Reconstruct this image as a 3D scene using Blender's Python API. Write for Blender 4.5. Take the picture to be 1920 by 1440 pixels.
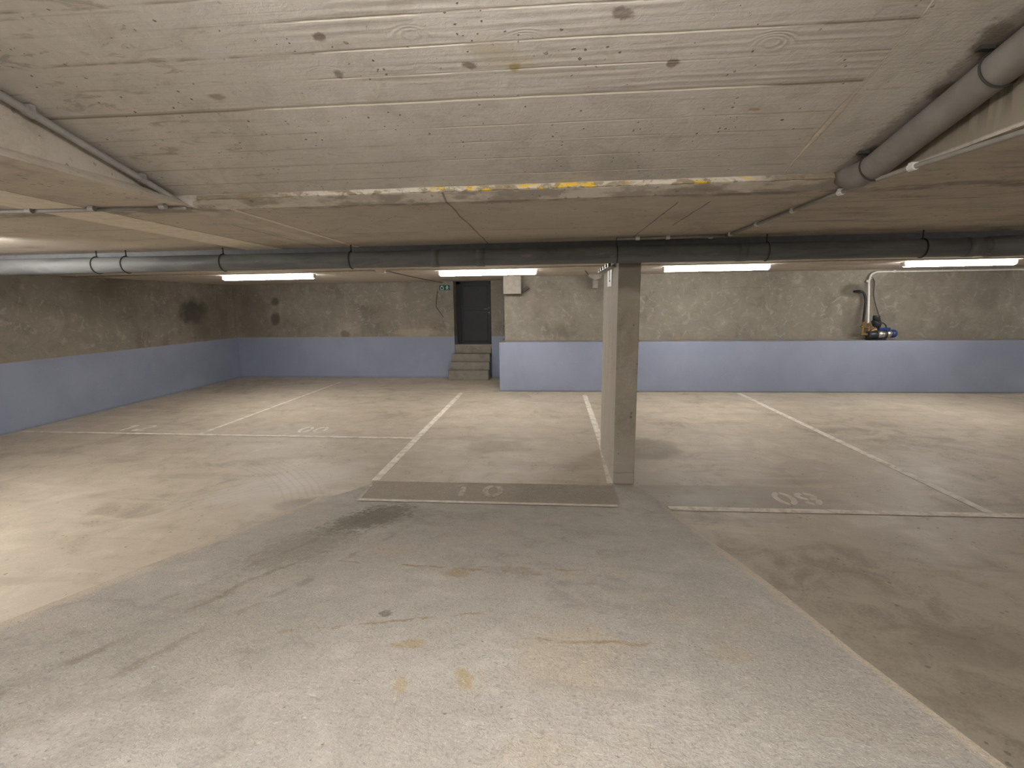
import bpy, bmesh, math, random
from mathutils import Vector, Matrix
from math import radians as R_, pi, sin, cos

for o in list(bpy.data.objects):
    bpy.data.objects.remove(o, do_unlink=True)
SC = bpy.context.scene
COL = SC.collection
random.seed(4)

# ------------------------------------------------------------------ camera, world, exposure
cd = bpy.data.cameras.new('camera')
cam = bpy.data.objects.new('camera', cd)
COL.objects.link(cam)
cd.sensor_width = 36.0
cd.lens = 36.0 * 900 / 1920
cd.clip_start = 0.05
def cam_matrix(pitch, yaw, roll, loc):
    cy, sy, cp, sp = cos(yaw), sin(yaw), cos(pitch), sin(pitch)
    F = Vector((-sy * cp, cy * cp, -sp))
    Rt = Vector((cy, sy, 0)); U = Rt.cross(F)
    R2 = Rt * cos(roll) + U * sin(roll); U2 = -Rt * sin(roll) + U * cos(roll)
    m = Matrix((R2, U2, -F)).transposed().to_4x4()
    m.translation = loc
    return m
cam.matrix_world = cam_matrix(0.1660, 0.0764, -0.0102, Vector((0, 0, 1.755)))
SC.camera = cam

w = bpy.data.worlds.new('world'); SC.world = w; w.use_nodes = True
w.node_tree.nodes['Background'].inputs[0].default_value = (0.8, 0.85, 1, 1)
w.node_tree.nodes['Background'].inputs[1].default_value = 0.02
SC.view_settings.view_transform = 'Standard'
SC.view_settings.look = 'None'
SC.view_settings.gamma = 1
SC.view_settings.use_curve_mapping = False
SC.view_settings.exposure = 1.7
LAMP_STRENGTH = 25.0

# ------------------------------------------------------------------ dimensions (metres)
LEFT_X, RIGHT_X, REAR_Y = -7.66, 11.5, -3.2
BACK_Y, BLOCK_Y, LEDGE_Y = 11.355, 9.53, 10.0
BLOCK_X, UPPER_X = -0.98, -0.905
BLUE_Z = 0.995
LIP_Y = 2.60
CO_T = -2.05      # top edge of the slanting left face of the recess
CO_L, CO_R = -1.93, 1.53
RAMP_S, RAMP_Y0 = 0.24, 4.02
def zc(x): return 2.30 + 0.005 * x                       # garage ceiling
def zr(x, y): return 2.36 + 0.25 * (LIP_Y - y) + 0.005 * x   # sloping soffit over the ramp

# ------------------------------------------------------------------ object helpers
def tag(o, label=None, cat=None, group=None, kind=None):
    if label: o['label'] = label
    if cat: o['category'] = cat
    if group: o['group'] = group
    if kind: o['kind'] = kind
    return o

def link(name, bm, mat, parent=None, smooth=False):
    bmesh.ops.recalc_face_normals(bm, faces=bm.faces)
    me = bpy.data.meshes.new(name)
    bm.to_mesh(me); bm.free()
    me.materials.append(mat)
    if smooth:
        for p in me.polygons: p.use_smooth = True
    o = bpy.data.objects.new(name, me); COL.objects.link(o)
    if parent:
        o.parent = parent
        o.matrix_parent_inverse = Matrix.Translation(-parent.matrix_basis.translation) if False else Matrix()
    return o

def thing(name, label, cat, loc=(0, 0, 0), group=None):
    o = bpy.data.objects.new(name, None); COL.objects.link(o)
    o.empty_display_size = 0.1
    o.location = loc
    return tag(o, label, cat, group)

def struct(name, bm, mat, parent=None, smooth=False):
    o = link(name, bm, mat, parent, smooth)
    if not parent: o['kind'] = 'structure'
    return o

def NB(): return bmesh.new()

def box(bm, a, b, bevel=0.0):
    a, b = [min(p, q) for p, q in zip(a, b)], [max(p, q) for p, q in zip(a, b)]
    vs = [bm.verts.new((x, y, z)) for x in (a[0], b[0]) for y in (a[1], b[1]) for z in (a[2], b[2])]
    f = [(0, 1, 3, 2), (4, 6, 7, 5), (0, 4, 5, 1), (2, 3, 7, 6), (0, 2, 6, 4), (1, 5, 7, 3)]
    fs = [bm.faces.new([vs[i] for i in q]) for q in f]
    if bevel:
        es = list({e for q in fs for e in q.edges})
        bmesh.ops.bevel(bm, geom=es, offset=bevel, segments=2, affect='EDGES', profile=0.5)

def quad(bm, *pts):
    return bm.faces.new([bm.verts.new(p) for p in pts])

def frames(pts):
    pts = [Vector(p) for p in pts]
    n = len(pts); out = []
    up = None
    for i in range(n):
        t = (pts[min(i + 1, n - 1)] - pts[max(i - 1, 0)]).normalized()
        if up is None:
            up = Vector((0, 0, 1)) if abs(t.z) < 0.9 else Vector((0, 1, 0))
        s = t.cross(up).normalized(); up = s.cross(t).normalized()
        out.append((pts[i], s, up))
    return out

def tube(bm, pts, r, seg=12, caps=True):
    rs = r if isinstance(r, (list, tuple)) else [r] * len(pts)
    rings = []
    for (p, s, u), rr in zip(frames(pts), rs):
        rings.append([bm.verts.new(p + s * rr * cos(2 * pi * k / seg) + u * rr * sin(2 * pi * k / seg)) for k in range(seg)])
    for a, b in zip(rings, rings[1:]):
        for k in range(seg):
            bm.faces.new((a[k], a[(k + 1) % seg], b[(k + 1) % seg], b[k]))
    if caps:
        bm.faces.new(rings[0][::-1]); bm.faces.new(rings[-1])

def smooth_path(pts, n=8):
    P = [Vector(p) for p in pts]
    P = [P[0] * 2 - P[1]] + P + [P[-1] * 2 - P[-2]]
    out = []
    for i in range(1, len(P) - 2):
        for k in range(n):
            t = k / n
            out.append(0.5 * ((2 * P[i]) + (P[i + 1] - P[i - 1]) * t + (2 * P[i - 1] - 5 * P[i] + 4 * P[i + 1] - P[i + 2]) * t * t
                              + (-P[i - 1] + 3 * P[i] - 3 * P[i + 1] + P[i + 2]) * t ** 3))
    out.append(P[-2])
    return out

def ring(bm, c, axis, r, t, seg=32, ts=8):
    c, axis = Vector(c), Vector(axis).normalized()
    s = axis.cross(Vector((0, 0, 1)) if abs(axis.z) < 0.9 else Vector((0, 1, 0))).normalized(); u = s.cross(axis)
    R = []
    for k in range(seg):
        d = s * cos(2 * pi * k / seg) + u * sin(2 * pi * k / seg)
        R.append([bm.verts.new(c + d * (r + t * cos(2 * pi * j / ts)) + axis * t * sin(2 * pi * j / ts)) for j in range(ts)])
    for k in range(seg):
        a, b = R[k], R[(k + 1) % seg]
        for j in range(ts):
            bm.faces.new((a[j], a[(j + 1) % ts], b[(j + 1) % ts], b[j]))

# ------------------------------------------------------------------ material helper
class MT:
    def __init__(s, name):
        s.m = bpy.data.materials.new(name); s.m.use_nodes = True
        s.nt = s.m.node_tree
        s.b = s.nt.nodes['Principled BSDF']
        s.b.inputs['Roughness'].default_value = 0.8
        s.b.inputs['Specular IOR Level'].default_value = 0.3
        s.co = s.nt.nodes.new('ShaderNodeTexCoord').outputs['Object']
        sp = s.nt.nodes.new('ShaderNodeSeparateXYZ'); s.l(s.co, sp.inputs[0])
        s.x, s.y, s.z = sp.outputs
    def l(s, a, b): s.nt.links.new(a, b)
    def set(s, sock, v):
        if isinstance(v, bpy.types.NodeSocket): s.l(v, sock)
        else: sock.default_value = v
    def math(s, op, a, b=0.0, c=0.0, clamp=False):
        n = s.nt.nodes.new('ShaderNodeMath'); n.operation = op; n.use_clamp = clamp
        s.set(n.inputs[0], a); s.set(n.inputs[1], b); s.set(n.inputs[2], c)
        return n.outputs[0]
    def add(s, a, b): return s.math('ADD', a, b)
    def sub(s, a, b): return s.math('SUBTRACT', a, b)
    def mul(s, a, b): return s.math('MULTIPLY', a, b)
    def step(s, v, lo, hi, a=0.0, b=1.0):
        n = s.nt.nodes.new('ShaderNodeMapRange'); n.interpolation_type = 'SMOOTHSTEP'
        s.set(n.inputs[0], v)
        if lo > hi: lo, hi, a, b = hi, lo, b, a
        for i, q in enumerate((lo, hi, a, b)): n.inputs[i + 1].default_value = q
        return n.outputs[0]
    def vec(s, sx, sy, sz, off=(0, 0, 0)):
        n = s.nt.nodes.new('ShaderNodeMapping'); s.l(s.co, n.inputs[0])
        n.inputs['Scale'].default_value = (sx, sy, sz); n.inputs['Location'].default_value = off
        return n.outputs[0]
    def noise(s, scale, detail=4, rough=0.55, vec=None, dist=0.0):
        n = s.nt.nodes.new('ShaderNodeTexNoise'); s.l(vec or s.co, n.inputs['Vector'])
        n.inputs['Scale'].default_value = scale; n.inputs['Detail'].default_value = detail
        n.inputs['Roughness'].default_value = rough; n.inputs['Distortion'].default_value = dist
        return n.outputs[0]
    def voro(s, scale, vec=None, feature='F1', out='Distance', rnd=1.0):
        n = s.nt.nodes.new('ShaderNodeTexVoronoi'); n.feature = feature; s.l(vec or s.co, n.inputs['Vector'])
        n.inputs['Scale'].default_value = scale; n.inputs['Randomness'].default_value = rnd
        return n.outputs[out]
    def mix(s, f, a, b, mode='MIX'):
        n = s.nt.nodes.new('ShaderNodeMix'); n.data_type = 'RGBA'; n.blend_type = mode
        s.set(n.inputs[0], f)
        for sock, v in ((n.inputs[6], a), (n.inputs[7], b)):
            if isinstance(v, (tuple, list)): v = (*v[:3], 1)
            s.set(sock, v)
        return n.outputs[2]
    def scale_col(s, c, f):
        """multiply colour by scalar socket"""
        n = s.nt.nodes.new('ShaderNodeVectorMath'); n.operation = 'SCALE'
        s.l(c, n.inputs[0]); s.set(n.inputs['Scale'], f)
        return n.outputs[0]
    def near(s, v, c, half, soft, wob=None):
        """1 where |v-c| < half"""
        d = s.math('ABSOLUTE', s.sub(s.add(v, wob) if wob is not None else v, c))
        return s.step(d, half + soft, half)
    def between(s, v, a, b, soft, wob=None):
        return s.near(v, (a + b) / 2, (b - a) / 2, soft, wob)
    def ell(s, u, v, cu, cv, ru, rv, rot=0.0, soft=0.3, wob=None):
        du, dv = s.sub(u, cu), s.sub(v, cv)
        a = s.math('MULTIPLY_ADD', du, cos(rot), s.mul(dv, sin(rot)))
        b = s.math('MULTIPLY_ADD', dv, cos(rot), s.mul(du, -sin(rot)))
        d = s.math('SQRT', s.add(s.math('POWER', s.math('ABSOLUTE', s.mul(a, 1 / ru)), 2), s.math('POWER', s.math('ABSOLUTE', s.mul(b, 1 / rv)), 2)))
        if wob is not None: d = s.add(d, wob)
        return s.step(d, 1 + soft, 1 - soft)
    def bump(s, h, strength, dist=0.01, prev=None):
        n = s.nt.nodes.new('ShaderNodeBump'); n.inputs['Strength'].default_value = strength
        n.inputs['Distance'].default_value = dist
        s.l(h, n.inputs['Height'])
        if prev: s.l(prev, n.inputs['Normal'])
        return n.outputs[0]
    def done(s, col, rough=None, nrm=None):
        s.set(s.b.inputs['Base Color'], (*col, 1) if isinstance(col, tuple) else col)
        if rough is not None: s.set(s.b.inputs['Roughness'], rough)
        if nrm: s.l(nrm, s.b.inputs['Normal'])
        return s.m

def plain(name, col, rough=0.5, metal=0.0, spec=0.4):
    t = MT(name)
    v = t.noise(14, 3)
    c = t.scale_col(t.mix(0.0, col, col), t.step(v, 0.3, 0.7, 0.9, 1.08))
    t.b.inputs['Metallic'].default_value = metal
    t.b.inputs['Specular IOR Level'].default_value = spec
    return t.done(c, rough)

def cen(t, n, amt):            # centred noise
    return t.mul(t.sub(n, 0.5), amt)

def concrete_base(t, dark, mid, light, s1=0.8, s2=6.0):
    n1 = t.noise(s1, 5, 0.6, dist=0.4)
    n2 = t.noise(s2, 6, 0.65, dist=0.8)
    n3 = t.noise(60, 3, 0.6)
    v = t.add(t.mul(n1, 0.45), t.add(t.mul(n2, 0.4), t.mul(n3, 0.15)))
    c = t.mix(t.step(v, 0.36, 0.5), dark, mid)
    c = t.mix(t.step(v, 0.5, 0.66), c, light)
    return c, v

def warp(t, scale, amt, vec=None):
    n = t.nt.nodes.new('ShaderNodeTexNoise'); t.l(vec or t.co, n.inputs['Vector'])
    n.inputs['Scale'].default_value = scale; n.inputs['Detail'].default_value = 3
    v = t.nt.nodes.new('ShaderNodeVectorMath'); v.operation = 'MULTIPLY_ADD'
    t.l(n.outputs['Color'], v.inputs[0]); v.inputs[1].default_value = (amt, amt, amt); t.l(vec or t.co, v.inputs[2])
    return v.outputs[0]

def pits(t, scale, size, gate=0.5, vec=None):
    """irregular blow holes of random size"""
    wv = warp(t, scale * 2.2, 0.5 / scale, vec)
    d = t.voro(scale, wv)
    r = t.nt.nodes.new('ShaderNodeSeparateColor'); t.l(t.voro(scale, wv, out='Color'), r.inputs[0])
    rad = t.mul(t.math('POWER', r.outputs[0], 2.2), size)
    m = t.step(t.sub(d, rad), 0.03, -0.03)
    g = t.noise(scale * 0.12, 3)
    return t.mul(t.mul(m, t.step(r.outputs[1], 0.35, 0.4)), t.step(g, gate - 0.06, gate + 0.06))

# ---- floor: beige trowelled concrete
def mat_floor():
    t = MT('beige_concrete_floor')
    c, v = concrete_base(t, (0.285, 0.24, 0.183), (0.415, 0.36, 0.285), (0.515, 0.455, 0.368), 0.55, 3.5)
    st = t.noise(1.0, 5, 0.6, t.vec(0.7, 3.2, 1), 0.6)                    # trowel streaks
    c = t.mix(t.mul(t.step(st, 0.55, 0.72), 0.55), c, (0.52, 0.46, 0.375))
    c = t.mix(t.mul(t.step(st, 0.46, 0.33), 0.5), c, (0.29, 0.24, 0.185))
    t.b.inputs['Specular IOR Level'].default_value = 0.5
    sp = t.noise(70, 3, 0.7)
    c = t.mix(t.mul(t.step(sp, 0.56, 0.68), 0.22), c, (0.25, 0.21, 0.16))
    wob = cen(t, t.noise(3.5, 4), 0.9)
    # darker strip in the front of the bays
    wb = cen(t, t.noise(2.5, 3), 0.05)
    band = t.mul(t.mul(t.between(t.y, 4.03, 4.53, 0.02, wb), t.step(t.x, 3.2, 1.7)), t.step(t.x, 0.85, 0.9))
    c = t.mix(t.mul(band, 0.55), c, (0.235, 0.20, 0.16))
    for cu, cv, ru, rv, rot, k, col in (
            (-0.66, 5.74, 0.40, 0.24, 0.15, 0.6, (0.27, 0.215, 0.145)),
            (1.16, 5.75, 0.42, 0.40, 0.3, 0.6, (0.17, 0.14, 0.10)),
            (-2.55, 4.45, 0.75, 0.30, 0.7, 0.55, (0.47, 0.44, 0.40)),
            (-2.1, 3.95, 0.35, 0.15, 0.4, 0.6, (0.24, 0.21, 0.17))):
        c = t.mix(t.mul(t.ell(t.x, t.y, cu, cv, ru, rv, rot, 0.25, wob), k), c, col)
    # tyre marks: thin parallel streaks curving over the aisle on the left
    arc = t.math('SQRT', t.add(t.math('POWER', t.sub(t.x, -4.6), 2), t.math('POWER', t.math('ABSOLUTE', t.sub(t.y, 2.6)), 2)))
    fine = t.math('SINE', t.mul(t.add(arc, cen(t, t.noise(1.2, 2), 0.06)), 95))
    zone = t.mul(t.ell(t.x, t.y, -2.6, 4.6, 1.1, 0.9, 0.4, 0.5, wob), t.near(arc, 2.75, 0.18, 0.1))
    c = t.mix(t.mul(t.mul(t.step(fine, 0.2, 0.8), zone), 0.22), c, (0.25, 0.215, 0.175))
    arc2 = t.math('SQRT', t.add(t.math('POWER', t.sub(t.x, -1.0), 2), t.math('POWER', t.math('ABSOLUTE', t.sub(t.y, 2.2)), 2)))
    fine2 = t.math('SINE', t.mul(arc2, 80))
    zone2 = t.mul(t.ell(t.x, t.y, -2.7, 4.3, 1.2, 0.8, 0, 0.5, wob), t.near(arc2, 2.75, 0.2, 0.1))
    c = t.mix(t.mul(t.mul(t.step(fine2, 0.2, 0.8), zone2), 0.22), c, (0.50, 0.455, 0.39))
    p = pits(t, 26, 0.32, 0.52)
    c = t.mix(t.mul(p, 0.6), c, (0.13, 0.11, 0.085))
    h = t.add(t.mul(t.noise(32, 5, 0.65, dist=1.2), 0.5), t.add(t.mul(st, 0.4), t.mul(p, -0.4)))
    return t.done(c, t.step(v, 0.4, 0.65, 0.62, 0.46), t.bump(h, 0.32, 0.008))

# ---- ramp: rough grey screed
def mat_ramp():
    t = MT('grey_rough_screed')
    c, v = concrete_base(t, (0.30, 0.275, 0.243), (0.405, 0.375, 0.333), (0.50, 0.468, 0.42), 1.3, 7)
    wob = t.add(cen(t, t.noise(4, 5, 0.65), 0.9), cen(t, t.noise(22, 6, 0.7, dist=0.8), 3.2))
    tan = t.noise(2.3, 5, 0.65, dist=0.8)
    c = t.mix(t.mul(t.step(tan, 0.55, 0.72), 0.55), c, (0.45, 0.375, 0.275))
    wb = cen(t, t.noise(2.5, 3), 0.06)
    wb2 = t.add(cen(t, t.noise(3.1, 4), 0.12), cen(t, t.noise(16, 5, 0.65), 0.06))
    band = t.mul(t.between(t.y, 4.03, 4.49, 0.015, wb), t.between(t.x, -1.70, 0.62, 0.03))
    c = t.mix(t.mul(band, 0.65), c, (0.27, 0.225, 0.17))
    for cu, cv, ru, rv, rot, k, col in (
            (-1.33, 3.35, 0.20, 0.50, -0.12, 0.95, (0.135, 0.12, 0.092)),
            (-1.42, 2.60, 0.20, 0.55, -0.1, 0.55, (0.235, 0.21, 0.17)),
            (-1.15, 3.45, 0.25, 0.30, 0, 0.35, (0.22, 0.20, 0.165)),
            (-0.63, 1.65, 0.022, 0.03, 0, 0.85, (0.15, 0.14, 0.13)),
            (-0.44, 2.14, 0.06, 0.06, 0.5, 0.8, (0.36, 0.28, 0.165)),
            (-0.47, 1.42, 0.05, 0.03, 0.3, 0.8, (0.38, 0.295, 0.175)),
            (-0.24, 1.22, 0.02, 0.06, 0.4, 0.8, (0.40, 0.31, 0.18)),
            (-0.42, 1.19, 0.018, 0.05, 0.2, 0.7, (0.40, 0.31, 0.19)),
            (0.60, 1.45, 0.06, 0.05, 0.2, 0.6, (0.42, 0.34, 0.22)),
            (-1.3, 1.45, 0.5, 0.25, 0.4, 0.30, (0.30, 0.275, 0.235)),
            (0.68, 1.35, 0.28, 0.75, 0.25, 0.35, (0.30, 0.28, 0.245))):
        c = t.mix(t.mul(t.ell(t.x, t.y, cu, cv, ru, rv, rot, 0.35, wob), k), c, col)
    # irregular tan cracks
    for cc, sl, a, b in ((2.16, -0.1, -1.0, -0.05), (1.80, 0.38, -0.9, -0.3), (2.24, 0.0, -0.3, 0.15), (1.5, 0.0, 0.0, 0.35)):
        m = t.mul(t.near(t.sub(t.add(t.y, wb2), t.mul(t.x, sl)), cc, 0.004, 0.012), t.between(t.x, a, b, 0.1))
        c = t.mix(t.mul(t.mul(m, t.step(t.noise(13, 4, 0.65), 0.44, 0.54)), 0.9), c, (0.31, 0.235, 0.135))
    wb3 = cen(t, t.noise(2.2, 5, 0.65), 0.22)
    for off, k in ((-1.66, 0.6), (-1.45, 0.45), (-1.86, 0.4)):
        m = t.mul(t.near(t.add(t.add(t.x, t.mul(t.y, -0.16)), wb3), off, 0.006, 0.022), t.mul(t.step(t.noise(6, 4), 0.45, 0.58), t.step(t.y, 3.3, 2.6)))
        c = t.mix(t.mul(m, k), c, (0.21, 0.175, 0.125))
    # tan worn rims along both edges
    el = t.add(t.sub(t.x, t.mul(t.sub(4.05, t.y), 0.05)), cen(t, t.noise(4, 4), 0.07))
    c = t.mix(t.mul(t.step(el, -2.04, -2.09), 0.6), c, (0.58, 0.49, 0.37))
    er = t.add(t.x, cen(t, t.noise(5, 4), 0.05))
    c = t.mix(t.mul(t.step(er, 0.975, 1.0), 0.65), c, (0.55, 0.46, 0.34))
    brush = t.noise(1.0, 4, 0.6, t.vec(9, 26, 9), 1.5)
    worm = t.noise(30, 4, 0.62, dist=3.0)
    speck = t.noise(110, 3, 0.7, dist=0.8)
    rough_zone = t.step(t.noise(1.1, 3), 0.38, 0.62, 0.35, 1.0)
    c = t.mix(t.mul(t.step(worm, 0.52, 0.70), t.mul(rough_zone, 0.55)), c, (0.23, 0.205, 0.168))
    c = t.mix(t.mul(t.step(speck, 0.54, 0.66), 0.45), c, (0.23, 0.205, 0.17))
    c = t.mix(t.mul(t.step(speck, 0.44, 0.32), 0.45), c, (0.64, 0.61, 0.55))
    blot = t.noise(3.4, 5, 0.65, dist=0.8)
    c = t.mix(t.mul(t.step(blot, 0.55, 0.68), 0.35), c, (0.30, 0.275, 0.24))
    c = t.mix(t.mul(t.step(brush, 0.60, 0.72), t.mul(rough_zone, 0.35)), c, (0.54, 0.50, 0.44))
    p = t.math('MAXIMUM', pits(t, 60, 0.24, 0.52), pits(t, 24, 0.13, 0.57))
    c = t.mix(t.mul(p, 0.6), c, (0.12, 0.105, 0.085))
    h = t.add(t.mul(worm, 0.7), t.add(t.mul(brush, 0.6), t.add(t.mul(speck, 0.3), t.mul(p, -0.6))))
    return t.done(c, 0.8, t.bump(h, 0.85, 0.010))

# ---- sloping soffit: board-marked concrete
def mat_soffit():
    t = MT('board_marked_concrete')
    c, v = concrete_base(t, (0.45, 0.42, 0.375), (0.56, 0.525, 0.475), (0.63, 0.595, 0.545), 1.1, 6)
    wv = cen(t, t.noise(0.9, 3), 0.05)
    kn = t.voro(3.4, t.vec(1, 1.6, 1))
    swirl = t.math('MULTIPLY', t.step(kn, 0.28, 0.02), 0.09)
    yy = t.add(t.add(t.y, wv), swirl)
    inboard = t.step(t.x, 1.125, 1.115)
    rough_b = t.step(yy, 1.98, 1.93)
    grain = t.noise(1.0, 4, 0.6, t.vec(2.0, 60, 2), 0.8)
    gl = t.math('SINE', t.mul(yy, 190))
    gm = t.mul(t.mul(t.mul(rough_b, inboard), t.step(t.x, -1.2, -0.5)), t.step(t.noise(2.2, 4, 0.6, t.vec(1, 4, 1)), 0.42, 0.6))
    c = t.mix(t.mul(t.mul(t.step(gl, 0.4, 0.95), gm), 0.42), c, (0.33, 0.295, 0.25))
    c = t.mix(t.mul(t.step(grain, 0.56, 0.70), 0.40), c, (0.33, 0.295, 0.25))
    blot = t.noise(2.6, 6, 0.7, dist=1.2)
    c = t.mix(t.mul(t.step(blot, 0.53, 0.66), 0.35), c, (0.37, 0.33, 0.275))
    c = t.mix(t.mul(t.step(blot, 0.44, 0.32), 0.4), c, (0.68, 0.65, 0.60))
    wy = cen(t, t.noise(2.2, 3), 0.012)
    ridge = None
    for yv, hw, k, x0, g in ((1.96, 0.0035, 1.0, -1.15, 0.2), (1.70, 0.0022, 0.9, -0.75, 0.46), (1.58, 0.002, 0.8, -0.85, 0.5), (1.82, 0.0015, 0.6, -0.9, 0.52), (1.49, 0.002, 0.7, -1.0, 0.5),
                             (2.36, 0.0016, 0.45, -0.5, 0.45), (2.12, 0.0014, 0.4, -0.7, 0.47), (2.23, 0.0014, 0.4, -0.4, 0.47), (2.50, 0.0016, 0.5, -0.6, 0.45)):
        gate = t.step(t.noise(2.6, 4, 0.6), g - 0.05, g + 0.07, 0.12, 1)
        m = t.mul(t.mul(t.near(t.y, yv, hw, 0.003, wy), inboard), t.mul(gate, k))
        right = t.step(t.x, 0.72, 0.86)
        pale = t.mul(t.mul(m, t.step(t.x, x0 - 0.1, x0 + 0.1)), t.sub(1.0, right))
        brown = t.mul(m, t.math('MAXIMUM', t.step(t.x, x0 + 0.1, x0 - 0.1), right))
        c = t.mix(t.mul(t.mul(t.near(t.y, yv - hw * 2.6, hw * 1.3, 0.004, wy), inboard), t.mul(gate, 0.45 * k)), c, (0.25, 0.205, 0.15))
        c = t.mix(t.mul(pale, 0.95), c, (0.86, 0.80, 0.67))
        c = t.mix(t.mul(brown, 0.75), c, (0.20, 0.155, 0.10))
        ridge = pale if ridge is None else t.math('MAXIMUM', ridge, pale)
    # joint running down towards the garage: thin, with a broad squeezed-out stretch
    wx = cen(t, t.noise(3.0, 4), 0.05)
    jx = t.math('ABSOLUTE', t.sub(t.add(t.sub(t.x, t.mul(t.y, 0.04)), wx), 1.045))
    wide = t.add(0.0022, t.mul(t.near(t.y, 2.20, 0.08, 0.16), 0.007))
    c = t.mix(t.mul(t.step(t.sub(jx, t.mul(wide, 1.8)), 0.003, -0.001), 0.35), c, (0.26, 0.21, 0.15))
    m = t.step(t.sub(jx, wide), 0.002, -0.001)
    c = t.mix(t.mul(m, t.step(t.noise(3, 2), 0.40, 0.52, 0.35, 0.95)), c, (0.80, 0.72, 0.56))
    # scuffed dirt, top left
    sc = t.noise(7, 6, 0.7, t.vec(0.6, 2.0, 1), 1.5)
    c = t.mix(t.mul(t.step(sc, 0.56, 0.66), t.mul(t.step(t.x, -0.4, -1.4), 0.55)), c, (0.27, 0.23, 0.17))
    # rust, knots, stains beside the drain pipe
    wob = t.add(cen(t, t.noise(6, 4), 0.9), cen(t, t.noise(45, 4, 0.6), 1.5))
    for cu, cv, ru, rv, rot, k, col in (
            (-0.118, 1.81, 0.02, 0.02, 0, 0.8, (0.30, 0.22, 0.07)),
            (-0.16, 1.76, 0.12, 0.05, 0.5, 0.35, (0.44, 0.37, 0.20)),
            (-0.272, 1.79, 0.022, 0.014, 0.3, 0.9, (0.20, 0.165, 0.125)),
            (-0.73, 1.64, 0.02, 0.016, 0, 0.9, (0.22, 0.18, 0.14)),
            (-0.74, 1.80, 0.015, 0.02, 0, 0.8, (0.22, 0.18, 0.14)),
            (-1.25, 1.88, 0.03, 0.02, 0, 0.7, (0.26, 0.21, 0.15)),
            (0.42, 1.83, 0.02, 0.016, 0, 0.9, (0.24, 0.19, 0.14)),
            (0.22, 1.62, 0.03, 0.02, 0.4, 0.8, (0.20, 0.165, 0.125)),
            (0.47, 1.68, 0.03, 0.01, 0.1, 0.8, (0.58, 0.53, 0.47)),
            (0.72, 2.16, 0.03, 0.012, 0.1, 0.8, (0.58, 0.54, 0.48)),
            (0.80, 2.09, 0.02, 0.008, 0.1, 0.8, (0.40, 0.30, 0.13)),
            (1.43, 1.82, 0.10, 0.05, 0.9, 0.8, (0.15, 0.128, 0.10)),
            (1.45, 2.03, 0.04, 0.04, 0.9, 0.9, (0.13, 0.11, 0.085)),
            (1.45, 2.42, 0.05, 0.05, 0.9, 0.9, (0.13, 0.11, 0.085))):
        c = t.mix(t.mul(t.ell(t.x, t.y, cu, cv, ru, rv, rot, 0.35, wob), k), c, col)
    edge = t.mul(t.near(t.x, 1.46, 0.05, 0.05, t.mul(wob, 0.06)), 0.55)
    c = t.mix(edge, c, (0.17, 0.145, 0.115))
    p = t.mul(t.math('MAXIMUM', pits(t, 46, 0.26, 0.52), t.math('MAXIMUM', pits(t, 22, 0.17, 0.55), pits(t, 9, 0.15, 0.60, t.vec(1, 1.8, 1)))), t.step(t.x, 1.15, 1.10, 0.25, 1.0))
    c = t.mix(t.mul(p, 0.85), c, (0.14, 0.118, 0.09))
    h = t.add(t.mul(gl, t.mul(gm, 0.12)), t.add(t.mul(t.noise(24, 5, 0.65, dist=1), 0.45), t.add(t.mul(ridge, -1.2), t.add(t.mul(p, 0.8), t.mul(grain, 0.25)))))
    return t.done(c, 0.85, t.bump(h, 0.6, 0.008))

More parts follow.
